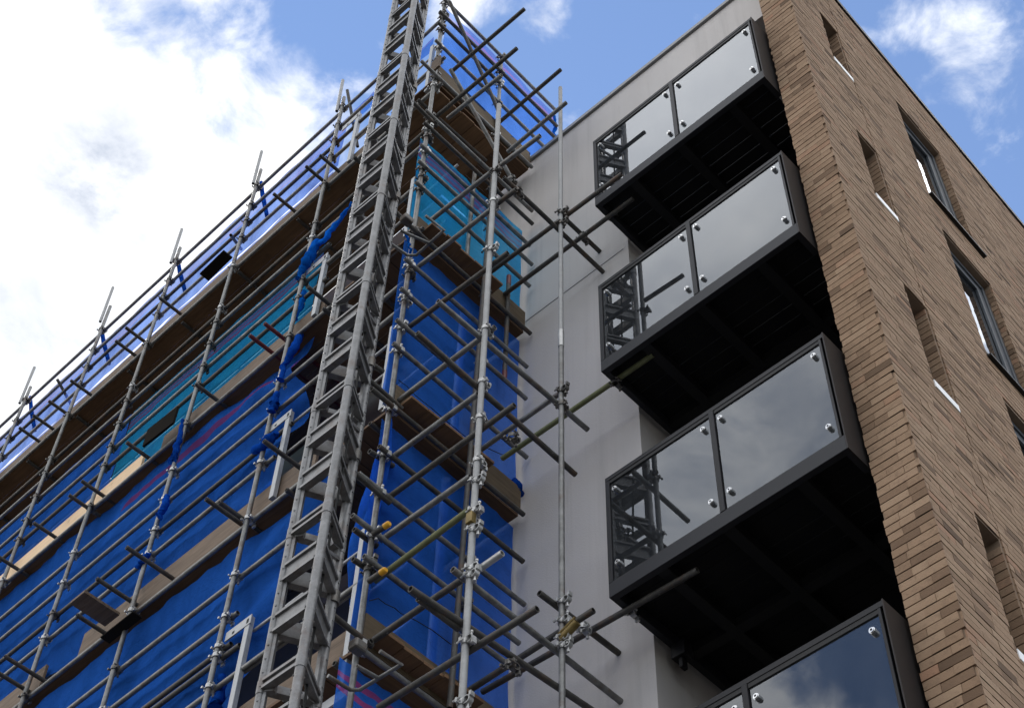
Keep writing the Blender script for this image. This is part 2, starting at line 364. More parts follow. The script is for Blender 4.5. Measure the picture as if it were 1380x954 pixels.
# bricks
bm_ = MB(); rnd = []
def brick(o, eu, en, ez):
    bm_.obox(o, eu, en, ez); rnd.extend([random.random()]*8)
nc = int((ZBR - .02 - GROUND)/CH)
joint = (1.128, 1.145)
for k in range(nc):
    z0 = GROUND + k*CH; zz = z0 + MJ; hh = CH - MJ
    zm = zz + hh/2; ivs = [(0.0, UMAX)]
    for h in HOLES:
        if h[2] - .01 < zm < h[3] + .01:
            nv = []
            for a, c in ivs:
                if h[1] <= a or h[0] >= c: nv.append((a, c))
                else:
                    if h[0] > a: nv.append((a, h[0]))
                    if h[1] < c: nv.append((h[1], c))
            ivs = nv
    if True:      # movement joint in the brickwork
        nv = []
        for a, c in ivs:
            if a < joint[0] and c > joint[1]: nv += [(a, joint[0]), (joint[1], c)]
            else: nv.append((a, c))
        ivs = nv
    ph = (k % 2)*BLEN/2 + random.uniform(-.012, .012)
    if k % 7 == 3: ph += BLEN/4
    for a, c in ivs:
        u = -ph
        while u < c:
            s0, s1 = max(u, a), min(u + BLEN - random.uniform(.002, .004), c); u += BLEN*random.choice((1, 1, 1, 1, .52))
            if s1 - s0 < .02: continue
            j = random.uniform(.012, .017)
            brick(RW(s0, zz), RD*(s1-s0), RN*j, ZV*hh)
    # corner strip facing the street
    wd = XL - XC; u = -((k+1) % 2)*BLEN/2 + .012*random.uniform(-1, 1)
    while u < wd:
        s0, s1 = max(u, -.006), min(u + BLEN - random.uniform(.002, .004), wd + random.uniform(-.003, .006)); u += BLEN*random.choice((1, 1, 1, .52))
        if s1 - s0 < .025: continue
        brick((XC + s0 - (.012 if s0 < 0 else 0), YP, zz), (s1-s0 + (.012 if s0 < 0 else 0), 0, 0), (0, random.uniform(.012, .017), 0), (0, 0, hh))
    # far jambs of the openings (seen from the street)
    for (u0, u1, z0_, z1_, dp) in HOLES:
        if z0_ < zm < z1_ - .03:
            cut = dp*(.45 if k % 2 else .8)
            for d0, d1 in ((.002, cut - .006), (cut + .005, dp)):
                brick(RW(u1, zz, d0) , -RN*(d1-d0), -RD*random.uniform(.005, .01), ZV*hh)
            brick(RW(u0, zz, .002), -RN*(dp-.002), RD*.006, ZV*hh)
wall = b.build('mortar_bed', MORTAR, apt)
bw = bm_.build('brick_wall', BRICK, apt)
bw.data.attributes.new('rnd', 'FLOAT', 'POINT').data.foreach_set('value', rnd)
# sills, blind backs of the slots
for (u0, u1, z0, z1, dp) in OPEN:
    if z1 < 4: continue
    m = MB(); m.obox(RW(u0 + .004, z0 - .0, dp - .012), RD*(u1-u0-.008), -RN*.01, ZV*(z1-z0-.004)); pane = m.build('window', WGLASS, apt)
    m = MB(); m.obox(RW(u0 + .001, z0 - .085, dp - .02), RD*(u1-u0-.002), RN*(dp + .003), ZV*.092); m.build('sill', WHITE, pane)
    m = MB()
    for (a0, a1, c0, c1) in ((u0+.004, u0+.05, z0+.01, z1-.01), (u1-.05, u1-.004, z0+.01, z1-.01), (u0+.052, u1-.052, z1-.06, z1-.01), (u0+.052, u1-.052, z0+.01, z0+.06)):
        m.obox(RW(a0, c0, dp - .014), RD*(a1-a0), RN*.035, ZV*(c1-c0))
    m.build('frame', FRAME, pane)
for (u0, u1, z0, z1, dp) in WIN:
    if z1 < 4: continue
    m = MB(); m.obox(RW(u0 + .004, z0 + .004, dp - .015), RD*(u1-u0-.008), -RN*.012, ZV*(z1-z0-.008)); pane = m.build('window', WGLASS, apt)
    m = MB(); fw = .065; zt = z0 + .42
    for (a0, a1, c0, c1, pr) in ((u0+.004, u0+fw, z0+.004, z1-.004, .05), (u1-fw, u1-.004, z0+.004, z1-.004, .05), (u0+fw+.001, u1-fw-.001, z1-fw, z1-.004, .05), (u0+fw+.001, u1-fw-.001, z0+.004, z0+fw, .05), (u0+fw+.001, u1-fw-.001, zt, zt+.06, .05),
                                 (u1-fw*2.6, u1-fw-.001, zt+.061, z1-fw-.001, .03), (u0+fw+.001, u0+fw*1.6, zt+.061, z1-fw-.001, .03), (u0+fw*1.6+.001, u1-fw*2.6-.001, z1-fw*2.6, z1-fw-.001, .03)):
        m.obox(RW(a0, c0, dp - .018), RD*(a1-a0), RN*pr, ZV*(c1-c0))
    m.build('frame', FRAME, pane, .004)
    m = MB(); m.obox(RW(u0 - .02, z0 - .03, dp - .02), RD*(u1-u0+.16), RN*(dp + .04), ZV*.028); m.build('sill', DARKCOP, pane)
# roof body and copings
m = MB()
m.obox(RW(-.03, ZBR + .002, .25), RD*(UMAX + .03), RN*.285, ZV*.1); m.box((XC - .03, YP - .3, ZBR + .003), (XL + .03, YP + .035, ZBR + .1)); m.build('parapet_coping', DARKCOP, apt)
m = MB(); m.box((XL + .01, YW - .34, ZTOP - .01), (8.66, YW + .04, ZTOP + .06)); m.build('parapet_coping', COPING, apt)
m = MB(); m.box((XC + .3, -15.8, ZTOP - .6), (8.6, YW - .35, ZTOP - .5)); m.build('roof', COPING, apt)
# render wall
RT = 18.13; BK = -9.45
m = MB()
m.box((XR, BK, GROUND), (8.68, YW, ZTOP - .012)); m.box((XL + .002, YW - .3, RT), (XR - .001, YW + .0, ZTOP - .013))
m.box((XL + .002, BK - .2, GROUND), (XR - .001, BK - .001, RT + .3)); m.box((XL + .003, BK, RT), (XR - .002, YW - .301, RT + .12))
m.build('render_wall', RENDER, apt)
m = MB(); m.box((6.0, YW + .0005, 15.368), (8.66, YW + .004, 15.38)); m.build('render_joint', plain('joint_sealant', (.2, .19, .18), .8), apt)

XBL, XBR, ZH = 5.882, 3.556, 1.458
def make_balcony(zb):
    """tray (fascia) with its sub-parts"""
    m = MB(); f = .158
    m.box((XBR, YB - .06, zb), (XBL, YB, zb + f)); m.box((XBL - .06, BK + .01, zb), (XBL, YB - .061, zb + f)); m.box((XBR, YP - .06, zb + .002), (XBR + .05, YB - .061, zb + f - .002))
    bal = m.build('balcony', ANTH, apt, .004)
    for pa, pb in (((XBL - .045, YB - .045, zb + f + .002), (XBL, YB, zb + ZH - .052)), ((XBR + .021, YB - .045, zb + f + .002), (XBR + .045, YB, zb + ZH - .052)), ((4.685, YB - .05, zb + f + .002), (4.735, YB + .004, zb + ZH - .052))):
        m = MB(); m.box(pa, pb); m.build('post', RAILM, bal, .003)
    m = MB(); m.box((XBR + .0, YB - .045, zb + ZH - .05), (XBL, YB, zb + ZH))
    m.box((XBL - .04, YW + .02, zb + ZH - .05), (XBL - .002, YB - .046, zb + ZH))
    m.build('top_rail', RAILM, bal, .003)
    m = MB(); m.box((XBR - .012, YB - .30, zb - .004), (XBR - .001, YB + .003, zb + ZH + .006)); m.build('side_panel', BRONZE, bal)
    for x0, x1 in ((XBR + .048, 4.678), (4.742, XBL - .05)):
        m = MB(); m.box((x0, YB - .028, zb + f + .014), (x1, YB - .016, zb + ZH - .085)); m.build('glass_panel', GLASS, bal)
        for bx in (x0 + .06, x1 - .06):
            for bz in (zb + .335, zb + 1.245):
                q = MB(); q.tube((bx, YB - .0155, bz), (bx, YB + .012, bz), .025, 14, False); q.tube((bx, YB + .0122, bz), (bx, YB + .02, bz), .019, 14, False); q.cur = 1
                q.tube((bx, YB + .0202, bz), (bx, YB + .0215, bz), .009, 10, False); q.build('fixing_bolt', [BOLT, HOLE], bal)
        m = MB(); m.box((x0 - .005, YB - .04, zb + ZH - .092), (x1 + .005, YB - .005, zb + ZH - .052)); m.build('glazing_bead', JOIST, bal)
        m = MB(); m.box((x0, YB - .034, zb + f + .001), (x1, YB - .012, zb + f + .02)); m.build('glazing_bead', JOIST, bal)
    m = MB(); y = YB - .075; wd = .138
    while y > BK + .1:
        m.box((XBR + .055, y - wd, zb + .112), (XBL - .062, y, zb + .136)); y -= wd + .007
    m.build('decking', SOFF, bal)
    for x in (4.02, 4.72, 5.38):
        m = MB(); m.box((x - .05, BK + .02, zb + .012), (x + .05, YB - .062, zb + .11)); m.build('joist', JOIST, bal)
    m = MB(); m.box((XBR + .052, -8.2, zb + .016), (XBL - .063, -8.1, zb + .108)); m.build('bearer', JOIST, bal)
    m = MB(); m.box((XL + .01, BK + .05, zb + .2), (XR - .01, BK + .06, zb + 2.55)); d = m.build('balcony_door', WGLASS, apt)
    m = MB()
    for x in (XL + .03, 4.3, 5.1, XR - .03): m.box((x - .04, BK + .061, zb + .2), (x + .04, BK + .1, zb + 2.55))
    m.build('door_frame', FRAME, d)
    return bal
for zb in (15.402, 12.366, 9.353, 6.318): make_balcony(zb)
# small bracket under the second lowest balcony in view
m = MB(); m.box((5.72, -8.02, 9.2), (5.86, -7.9, 9.348)); m.box((5.77, -8.0, 9.1), (5.81, -7.93, 9.2)); m.build('bracket', RAILM, apt, .006)

# ------------------------------------------------------------------ building behind the netting
site = empty('building_under_works', (12, -10, GROUND)); tag(site, 'brown walled building under works hidden behind blue netting and scaffolding', 'building')
m = MB(); o = LF(1.25, GROUND, -1.32); m.obox(o, D_*14, -N_*6, ZV*(18.9 - GROUND)); m.build('wall', INWALL, site)
for zf in (9.0, 12.05, 15.15):
    m = MB()
    for u in (1.9, 4.6, 7.3, 10.0): m.obox(LF(u, zf + .9, -1.31), D_*1.1, N_*.03, ZV*1.35)
    m.build('window', HOLE, site)
m = MB(); m.box((8.62, YW + .01, GROUND), (8.9, -7.27, 18.77)); m.build('return_wall', INWALL, site)

# ------------------------------------------------------------------ scaffolding
R_ = .0265
fac = empty('scaffolding', tuple(LF(0, GROUND))); tag(fac, 'tall tube and coupler scaffold wrapped along the long facade and its short return face', 'scaffolding')
tie = empty('scaffolding', (6.25, -6.5, GROUND)); tag(tie, 'open outer bay of scaffold tubes standing beside the grey render wall, without netting', 'scaffolding')
U = [0, 2.07, 3.95, 5.85, 7.72, 9.76, 11.7]
TOPZ = [21.75, 21.55, 21.75, 21.62, 21.9, 21.6, 21.6]
def tube(p, q, name, mat, par, r=R_):
    m = MB(); m.tube(p, q, r); return m.build(name, mat, par)
std = []
for i, u in enumerate(U):
    p0 = LF(u + random.uniform(-.02, .02), GROUND); p1 = LF(u + random.uniform(-.02, .02), TOPZ[i] - (.55 if i else 0))
    o = tube(p0, p1, 'standard', GALV, fac); std.append((o, LF(u, 0)))
    if i:   # lighter top spigot tube beside the standard
        q = LF(u + .02, TOPZ[i] - 1.0, .052); tube(q, q + ZV*1.0 + D_*.03, 'guard_post', GALVL, fac, .024)
R2 = tube(RF(1.1, GROUND, .02), RF(1.12, 21.0, .02), 'standard', GALV, fac); R3 = tube(RF(1.46, 13.86, .02), RF(1.46, 15.75, .02), 'standard', DARKST, fac)
R1 = tube(at(640, 232, 0, 7.45), at(629, 345, 0, 7.45), 'standard', GALV, fac)
for o_, a, c in ((R3, 15.62, 15.8), (R3, 13.8, 13.95)):
    m = MB(); m.tube(RF(1.46, a, .02), RF(1.46, c, .02), .0285); m.build('red_sleeve', REDP, o_)
S1P, S2P = Vector((6.25, -7.01, 0)), Vector((6.25, -5.965, 0))
s2 = tube((*S2P.xy, GROUND), (*S2P.xy, 16.55), 'standard', GALVL, tie, .028)
s1a = tube((*S1P.xy, GROUND), (*S1P.xy, 13.05), 'standard', GALV, tie, .027); s1b = tube((*S1P.xy, 13.06), (*S1P.xy, 18.5), 'standard', GALVL, tie, .0255)
m = MB(); m.tube((*S1P.xy, 12.95), (*S1P.xy, 13.22), .0315); m.build('joint_sleeve', CLIP, s1b)

# ledgers on the long face: (height, u0, u1, outward offset)
LED = [(20.73, -.05, 13), (20.19, 1.4, 13), (19.75, 1.2, 13), (19.3, -.1, 13), (18.55, -.1, 13), (17.56, -.1, 13), (17.22, -.05, 13), (16.74, 1.7, 13), (16.27, -.05, 13), (15.88, 1.6, 13), (15.1, -.1, 13),
       (14.26, -.05, 13), (13.75, 0, 13), (13.24, 1.7, 13), (12.86, 1.9, 13), (12.0, -.05, 13), (11.2, 1.1, 13), (10.65, 1.95, 13), (10.27, 1.95, 13), (10.16, 1.8, 8), (9.79, 0, 13), (8.95, -.1, 13), (8.2, 0, 13)]
sg = [0]
for z, u0, u1 in LED:
    off = .052
    tilt = random.uniform(-.02, .02)
    m = MB(); m.tube(LF(u0, z - tilt/2, -off), LF(u1, z + tilt/2, -off), R_); m.build('ledger', GALV if random.random() < .75 else DARKST, fac)
# ledgers on the return face
RL = [20.97, 20.5, 20.13, 19.58, 18.72, 17.62, 17.34, 16.79, 16.4, 15.92, 15.0, 14.33, 13.76, 13.2, 12.81, 11.89, 11.23, 10.7, 10.16, 9.82, 8.85, 8.1]
for z in RL:
    a = -.3 if z in (18.72, 10.7, 10.16, 11.89) else -.12
    e = random.uniform(1.76, 1.82) if z < 19.4 else random.uniform(2.24, 2.3)
    m = MB(); m.tube(RF(a, z + random.uniform(-.015, .015), .052), RF(e, z + random.uniform(-.02, .02), .052), R_); m.build('ledger', random.choice((GALV, DARKST, GALV)), fac)
# transom ends that stick out of the long face below each deck (tip measured, 0.36 m out)
TIPS = [(56.6, 566, 67, 575), (38.8, 585, 48, 591.5), (79.7, 550.5, 88, 556), (107, 519.7, 117.5, 528.5), (164.6, 464.6, 178.2, 476), (182.4, 452, 191.7, 458), (220.8, 406, 237.6, 418.7), (165, 465, 179, 474.5), (220.8, 407, 235.5, 419), (378.7, 271, 391.3, 280), (424.8, 235, 435, 243.5), (439.5, 216, 454, 229),
        (5.2, 754, 22, 765.6), (54.5, 711, 71.3, 721.6), (107, 677.6, 119.5, 685), (121.6, 656.6, 136.3, 666), (182.4, 604, 197, 614.7), (349.7, 461.8, 362.9, 472.4), (272, 523.7, 290, 537.3), (370.3, 448.3, 383, 456.7), (425.9, 396.7, 441.6, 408.3), (350.4, 463, 365, 472.4),
        (2, 907, 31.4, 927), (14.7, 890, 50, 911), (140.5, 786.5, 176, 809.5), (112, 839, 134, 848), (183, 746.7, 225, 774), (288, 679.6, 319, 701.6), (303.6, 682.7, 327.7, 699.5), (369, 604.5, 406, 631.4)]
seen = []
for x0, y0, x1, y1 in TIPS:
    if any(abs(x0-a) < 3 and abs(y0-c) < 5 for a, c in seen): continue
    seen.append((x0, y0))
    p = atLF(x1, y1, .0); ln = max(.3, min(.55, (Vector((x1-x0, y1-y0)).length)/95))
    tube(p + N_*ln, p - N_*1.15, 'transom', (REDP if len(seen) in (16, 18) else DARKST), fac, .025)
for k in range(8):
    u = 2.75 + 1.23*k; tube(LF(u, 18.585, -.12), LF(u + .03, 18.585, -1.2), 'transom', DARKST, fac, .025)
for zt in (18.48, 15.03, 11.93, 8.9):
    for u in (.25, .85, 1.45): tube(LF(u, zt, .02), LF(u, zt, -1.2), 'transom', DARKST, fac)
# tubes between the corner standard and the outer bay (run along the long facade)
E1 = [(610.3, 95.4, 706.8, 12.6, -6.022), (585, 160, 696.8, 65.4, -6.022), (603, 160, 676, 102, -6.03), (673, 165, 756, 94, -6.9), (684, 205, 763.4, 138.4, -6.9), (676, 222, 728, 183, -6.0),
      (667, 277, 695.6, 256, -6.03), (581.8, 296, 661, 233, -6.022), (556.6, 365, 661, 283, -6.022), (548, 443, 684.5, 341, -6.022), (536.6, 540.5, 667, 441, -6.022), (525, 619, 644, 531, -6.022),
      (519.7, 673, 693.4, 546, -6.022), (513, 728, 634, 642, -6.022), (505, 782.4, 631, 688, -6.022), (504, 862, 622, 781, -6.022), (510, 953, 724, 820, -6.022), (644, 768, 677, 745, -6.03)]
MT = {3: DARKST, 1: DARKST, 14: MOSS, 16: DARKST, 17: CLIP, 4: GALV}
for i, (x0, y0, x1, y1, Y) in enumerate(E1):
    p, q = at(x0, y0, 1, Y), at(x1, y1, 1, Y); tube(p, q, 'ledger', MT.get(i, GALV if i % 3 else DARKST), tie, .0275)
# tubes from the bay to the balconies
for (x0, y0, x1, y1, Y, mt) in ((661, 367, 838, 235, -7.063, DARKST), (679.8, 396.8, 853, 268, -7.35, DARKST), (647, 606.6, 764.6, 522.7, -7.063, GALV), (676.6, 618, 880, 478, -7.35, MOSS), (629, 932, 800, 822, -7.063, DARKST), (650, 932, 940, 768, -7.35, DARKST)):
    tube(at(x0, y0, 1, Y), at(x1, y1, 1, Y), 'tie_tube', mt, tie, .0275)
# cross tubes of the outer bay
for (x0, y0, x1, y1, X, mt) in ((678.7, 239.6, 818.3, 372, 6.303, DARKST), (761.6, 295, 820.4, 350.7, 6.34, DARKST), (590, 406, 792, 579, 6.303, GALV), (562, 449, 775.5, 639.5, 6.303, DARKST), (610, 767, 841.7, 949, 6.303, GALV), (553, 793, 806, 962, 6.303, DARKST), (726.7, 798.6, 840, 884.5, 6.303, DARKST), (563.5, 806, 618, 847, 6.34, DARKST)):
    tube(at(x0, y0, 0, X), at(x1, y1, 0, X), 'transom', mt, tie, .0275)
# braces
for (x0, y0, x1, y1, X, mt) in ((606, 3, 672, 150, 7.3, DARKST), (607, 94, 691, 244, 7.2, GALV), (664, 236, 606, 954, 7.22, DARKST)):
    tube(at(x0, y0, 0, X), at(x1, y1, 0, X), 'brace', mt, fac)
for (x0, y0, x1, y1) in ((77, 511, 97, 547), (311, 317, 325, 336), (468, 122, 482, 198)):
    tube(atLF(x0, y0, .05), atLF(x1, y1, -.35), 'brace', DARKST, fac, .024)
# stubs with yellow caps and open ends at the corner standard
for (x0, y0, x1, y1, X, cap) in ((477, 713, 508, 736, 7.49, 0), (475.6, 753, 500, 770, 7.49, 0), (498, 608, 530, 628, 7.49, 0), (500, 490, 516, 501, 7.49, 0)):
    tube(at(x0, y0, 0, X), at(x1, y1, 0, X), 'transom', DARKST, fac)
for (x0, y0, x1, y1) in ((503, 719, 524, 706), (497, 783, 519, 768)):
    p, q = at(x0, y0, 1, -5.86), at(x1, y1, 1, -5.86); o = tube(p, q, 'transom', DARKST, fac)
    m = MB(); d = (q-p).normalized(); m.path([q - d*.05, q + d*.0, q + d*.012], [.029, .029, .02], 12); m.build('end_cap', YELLOW, o)

# couplers: one clamp mesh in a bright and a dull finish, copied onto the crossings
def coupler_mesh(mat, name='coupler'):
    m = MB()
    def band(c, ax, r, h, seg=14):
        c, ax = Vector(c), Vector(ax); p, q = c - ax*h/2, c + ax*h/2
        A, B = m.ring(p, ax, r, seg), m.ring(q, ax, r, seg); I, J = m.ring(p, ax, r*.8, seg), m.ring(q, ax, r*.8, seg)
        m.bridge(A, B); m.bridge(I, A, False); m.bridge(B, J, False)
    band((0, 0, 0), (0, 0, 1), .036, .046); band((0, -.055, 0), (1, 0, 0), .036, .046)
    for sx in (-1, 1): m.box((sx*.034, -.008, -.02), (sx*.062, .010, .02))
    m.box((-.02, -.1, .02), (.02, -.08, .06)); m.tube((.05, -.035, 0), (.05, .03, 0), .0085, 6, False); m.tube((.05, .03, 0), (.05, .045, 0), .0135, 6, False)
    m.tube((-.05, -.03, .01), (-.05, .04, .01), .0085, 6, False); m.tube((0, -.06, -.065), (0, -.06, -.03), .0085, 6, False); m.tube((0, -.06, -.08), (0, -.06, -.062), .0135, 6, False)
    m.box((-.03, -.045, -.022), (.03, -.03, .022))
    return m.build(name, mat, None)
CPB, CPD = coupler_mesh(CLIP), coupler_mesh(CLIPD)
def place(par, p, xdir, bright):
    x = Vector(xdir).normalized(); z = ZV.copy(); y = z.cross(x)
    mt = Matrix((x, y, z)).transposed().to_4x4(); mt.translation = p
    mt = mt @ Matrix.Rotation(random.uniform(-.12, .12), 4, 'Z') @ Matrix.Diagonal((random.choice((1, 1, -1)), 1, random.choice((1, -1)), 1))
    return dup(CPB if bright else CPD, par, mt)
cl = []
for i, (o, base) in enumerate(std):
    for z, u0, u1 in LED:
        if u0 <= U[i] + .05 and u1 >= U[i]: cl.append((o, LF(U[i], z), D_, random.random() < (.75 if z < 14.5 else .25)))
for z in RL:
    for o, v in ((std[0][0], 0), (R2, 1.11)): cl.append((o, RF(v, z) if v else LF(0, z + .03), Vector((0, -1, 0)), random.random() < (.8 if z < 14.5 else .3)))
def in_view(p):
    c = M.transposed() @ p
    if c.z > -1: return False
    x, y = CX + F_PX*c.x/-c.z, CY - F_PX*c.y/-c.z
    return -20 < x < 1400 and -20 < y < 974
cl = [c for c in cl if in_view(c[1])]
cl.sort(key=lambda c: c[1].length)
for c in cl[:100]: place(*c)
rest = MB()
def bake(src, mw):
    n = len(rest.v); rest.v += [tuple(mw @ v.co) for v in src.data.vertices]
    for p in src.data.polygons: rest.face([n+i for i in p.vertices])
for c in cl[100:]:
    x = c[2]; mt = Matrix((x, ZV.cross(x), ZV)).transposed().to_4x4(); mt.translation = c[1]; bake(CPD, mt)
if rest.v: tag(rest.build('coupler', CLIPD, fac), kind='stuff')
def zat(px, py, P0):   # height on a standard at a photo row
    d = ray(px, py); return (P0.xy.length/d.xy.length)*d.z
for py in (232, 271, 338, 443, 515, 563, 621, 650, 690, 716, 768, 778, 866, 948):
    x = 672.2 - .0611*(py-144); place(s2, Vector((*S2P.xy, zat(x, py, S2P))), (1, 0, 0) if py % 2 else (0, -1, 0), py > 250)
for py in (288, 302, 528, 545, 812, 838, 862, 872):
    place(s1a if py > 455 else s1b, Vector((*S1P.xy, zat(757, py, S1P))), (1, 0, 0) if py % 2 else (0, -1, 0), py > 800)
for (x, y, X, mt) in ((849, 822, 5.85, 1), (784, 319, 6.3, 0), (690, 588, 6.3, 0), (686, 894, 6.3, 0), (826, 292, 5.86, 0), (829, 515, 5.86, 0), (785, 845, 6.2, 1), (688, 242, 6.3, 0), (697, 257, 6.3, 0)):
    place(s1a, at(x, y, 0, X), (1, 0, 0), mt)
m = MB(); p = at(755, 862, 1, -7.0); q = at(778, 838, 1, -7.0); m.tube(p, q, .037, 10); m.tube(p + Vector((0, .03, .03)), q + Vector((0, .03, .03)), .012, 6); m.build('sleeve_coupler', BRASS, tie)
m = MB(); p = at(633, 700, 1, -5.94); m.box(p - Vector((.045, .03, .06)), p + Vector((.02, .03, .06))); m.build('putlog_clip', BRASS, tie, .008)
for c in (CPB, CPD): bpy.data.objects.remove(c)

# ------------------------------------------------------------------ decks and toe boards
def deck(zt, u0, u1, label):
    m = MB(); o = -.1
    while o > -1.1:
        a = u0 + random.uniform(0, .03); m.obox(LF(a, zt, o), D_*(u1 - a - random.uniform(0, .04)), -N_*.215, ZV*.036); o -= .224
    return tag(m.build('scaffold_deck', DECK_A, None, .003), label, 'deck', 'scaffold decks')
deck(18.62, .02, 13, 'brown board deck of the topmost lift along the long facade, under the pale guard net')
deck(15.16, -.2, 13, 'brown board deck of the long facade one lift below the top, beneath the turquoise net')
deck(12.06, -.2, 13, 'brown board deck of the long facade at mid height, behind the grey brown toe boards')
deck(9.02, -.2, 13, 'lowest brown board deck along the long facade, at the bottom behind the mast')
def rdeck(zt, label):
    m = MB(); o = -.045
    while o > -1.1:
        m.obox(RF(.02, zt, o), Vector((0, -1.78, 0)), Vector((.215, 0, 0)), ZV*.036); o -= .224
    return tag(m.build('scaffold_deck', DECK_B, None, .003), label, 'deck', 'scaffold decks')
rdeck(18.79, 'brown board deck of the topmost lift on the return face, meeting the grey render wall')
rdeck(15.08, 'brown board deck of the return face below its turquoise net')
rdeck(11.97, 'brown board deck of the return face at mid height, below the upper deep blue net')
rdeck(8.93, 'lowest brown board deck on the return face, above the red striped net')
def toe(z, u0, u1, h, mat, label, off=-.085):
    m = MB(); m.obox(LF(u0, z, off), D_*(u1-u0), -N_*.036, ZV*h); return tag(m.build('toe_board', mat, None, .004), label, 'board', 'toe boards')
toe(18.66, .0, 4.1, .27, TOE_OLD, 'upper right toe board on the topmost deck, partly behind the lattice mast')
toe(18.66, 4.12, 7.9, .28, TOE_OLD, 'middle toe board on the topmost deck, under the dark plywood sheet')
toe(18.65, 7.92, 13, .28, TOE_OLD, 'far left toe board on the topmost deck at the left edge')
toe(15.2, 1.6, 4.6, .31, TOE_OLD, 'weathered brown toe board between turquoise net and deep blue net')
toe(15.19, 5.0, 8.6, .33, TOE_NEW, 'new pale yellow toe board, the brightest timber on the scaffold')
toe(15.18, 8.62, 13, .33, TOE_NEW, 'pale toe board at the left edge continuing the bright new timber')
toe(12.1, 1.2, 5.05, .36, TOE_OLD, 'grey brown toe board right of the jutting plank, above the lowest net')
toe(12.1, 5.75, 9.6, .36, TOE_OLD, 'grey brown toe board left of the jutting plank, low on the left')
toe(9.06, .2, 4.2, .3, TOE_OLD, 'dark toe board at the bottom edge behind the lattice mast')
def rtoe(z, h, v0, v1, label, off=-.014):
    m = MB(); m.obox(RF(v0, z, off), Vector((0, v0 - v1, 0)), Vector((.036, 0, 0)), ZV*h); return tag(m.build('toe_board', TOE_RET, None, .004), label, 'board', 'toe boards')
rtoe(18.83, .38, .04, 1.8, 'mossy toe board of the return face topmost deck under the bright guard net')
rtoe(15.12, .33, .04, 1.79, 'toe board of the return face between turquoise net and deep blue net')
rtoe(12.01, .36, .04, 1.8, 'toe board of the return face at mid height with a blue bundle at its end')
rtoe(8.97, .36, .04, 1.8, 'lowest toe board of the return face, broad and brown above red stripes')
# loose boards
def slab(o, ex, ey, th, mat, name, label, cat='board'):
    m = MB(); m.obox(o, ex, ey, ZV*th); return tag(m.build(name, mat, None, .003), label, cat)
p = atLF(141, 846, .03); slab(p + ZV*.02, N_*.46, -D_*.25, .038, TOE_OLD, 'loose_plank', 'short loose plank jutting out of the long facade above the lowest net')
p = atLF(152, 852, .0); slab(p - ZV*.16, D_*-.55, N_*.12, .02, DARKPLY, 'plywood_sheet', 'dark plywood strip beneath the jutting loose plank')
p = atLF(192, 600, .12); m = MB(); q = atLF(233, 568, .12); m.obox(p - ZV*.02, q - p, -N_*.03, ZV*.33); tag(m.build('plywood_sheet', DARKPLY), 'black plywood piece covering the end of the new pale toe board', 'plywood')
p = atLF(281, 379, .03); q = atLF(313, 348, .03); m = MB(); m.obox(p, q - p, N_*.16, ZV*.03); tag(m.build('plywood_sheet', DARKPLY), 'dark plywood sheet jutting out under the topmost deck', 'plywood')
p = atLF(582, 100, .04); m = MB(); m.obox(p - ZV*.02, D_*-.16, N_*.03, ZV*.3); tag(m.build('plywood_sheet', TOE_OLD, None, .003), 'small upright brown board end beside the top corner standard', 'board')

# ------------------------------------------------------------------ debris netting
def sheet(fn, nu, nv, amp, mat, label, nrm, seed, folds=9, sag=.0):
    def g(s, q):
        p = Vector(fn(s, q)); r = noise.noise(Vector((p.x*2.1 + seed, p.y*2.1, p.z*1.1)))*1.0 + noise.noise(Vector((p.x*5 + seed, p.y*5 + p.z*1.5, p.z*1.6)))*.55
        r += .5*math.sin((s*folds + q*2.5)*2*PI)*(.3 + .7*noise.noise(Vector((s*3 + seed, q*3, 0))))
        return p + nrm*(r*amp)
    m = MB(); m.grid(g, nu, nv); o = m.build('debris_net', mat); return tag(o, label, 'netting', 'debris nets on the scaffold')
def LS(u0, u1, z0, z1, off=-.17): return lambda s, q: LF(u0 + (u1-u0)*s, z0 + (z1-z0)*q, off)
def RS(v0, v1, z0, z1, off=-.1): return lambda s, q: RF(v0 + (v1-v0)*s, z0 + (z1-z0)*q, off)
XN = Vector((-1, 0, 0))
sheet(LS(2.1, 13, 19.3, 20.72), 90, 10, .018, N_LIGHT, 'pale lilac guard net along the top of the long facade against the sky', N_, 1)
sheet(LS(2.2, 13, 18.75, 19.26), 90, 5, .02, N_LIGHT, 'narrow low strip of pale blue net along the topmost toe boards', N_, 11)
sheet(LS(.35, 2.0, 20.32, 20.75), 16, 4, .02, N_GUARD, 'short rolled net edge along the top rail left of the top corner', N_, 2)
sheet(LS(2.0, 5.9, 15.4, 17.2), 50, 18, .018, N_BACKLIT, 'net coloured turquoise as if backlit, with a purple top band on the long facade', N_, 3)
sheet(LS(5.92, 13, 15.3, 17.18), 70, 16, .02, N_DEEP, 'deep blue net left of the turquoise net on the long facade', N_, 4)
def mid(s, q):
    z = 12.35 + 2.75*q; u0 = 1.75 + .25*math.sin(q*9) + .35*(1-q)*q*2
    if q > .93: z -= .25*max(0, 1 - s*4)**2*0
    return LF(u0 + (13-u0)*s, z, -.18 + .07*max(0, 1-s*4)*math.sin(q*25 - s*22))
sheet(mid, 130, 34, .04, N_DEEPR, 'deep blue net with a red line, across the middle of the long facade', N_, 5, 14)
def low(s, q):
    z = 8.2 + 3.75*q; ur = 2.05 - 1.35*q**1.6 - .1*math.sin(q*11)
    return LF(ur + (13-ur)*s, z, -.16 + .08*max(0, 1-s*7)*math.sin(q*21 + s*30))
sheet(low, 130, 40, .04, N_DEEP, 'lowest deep blue net of the long facade with a slanting loose edge', N_, 6, 12)
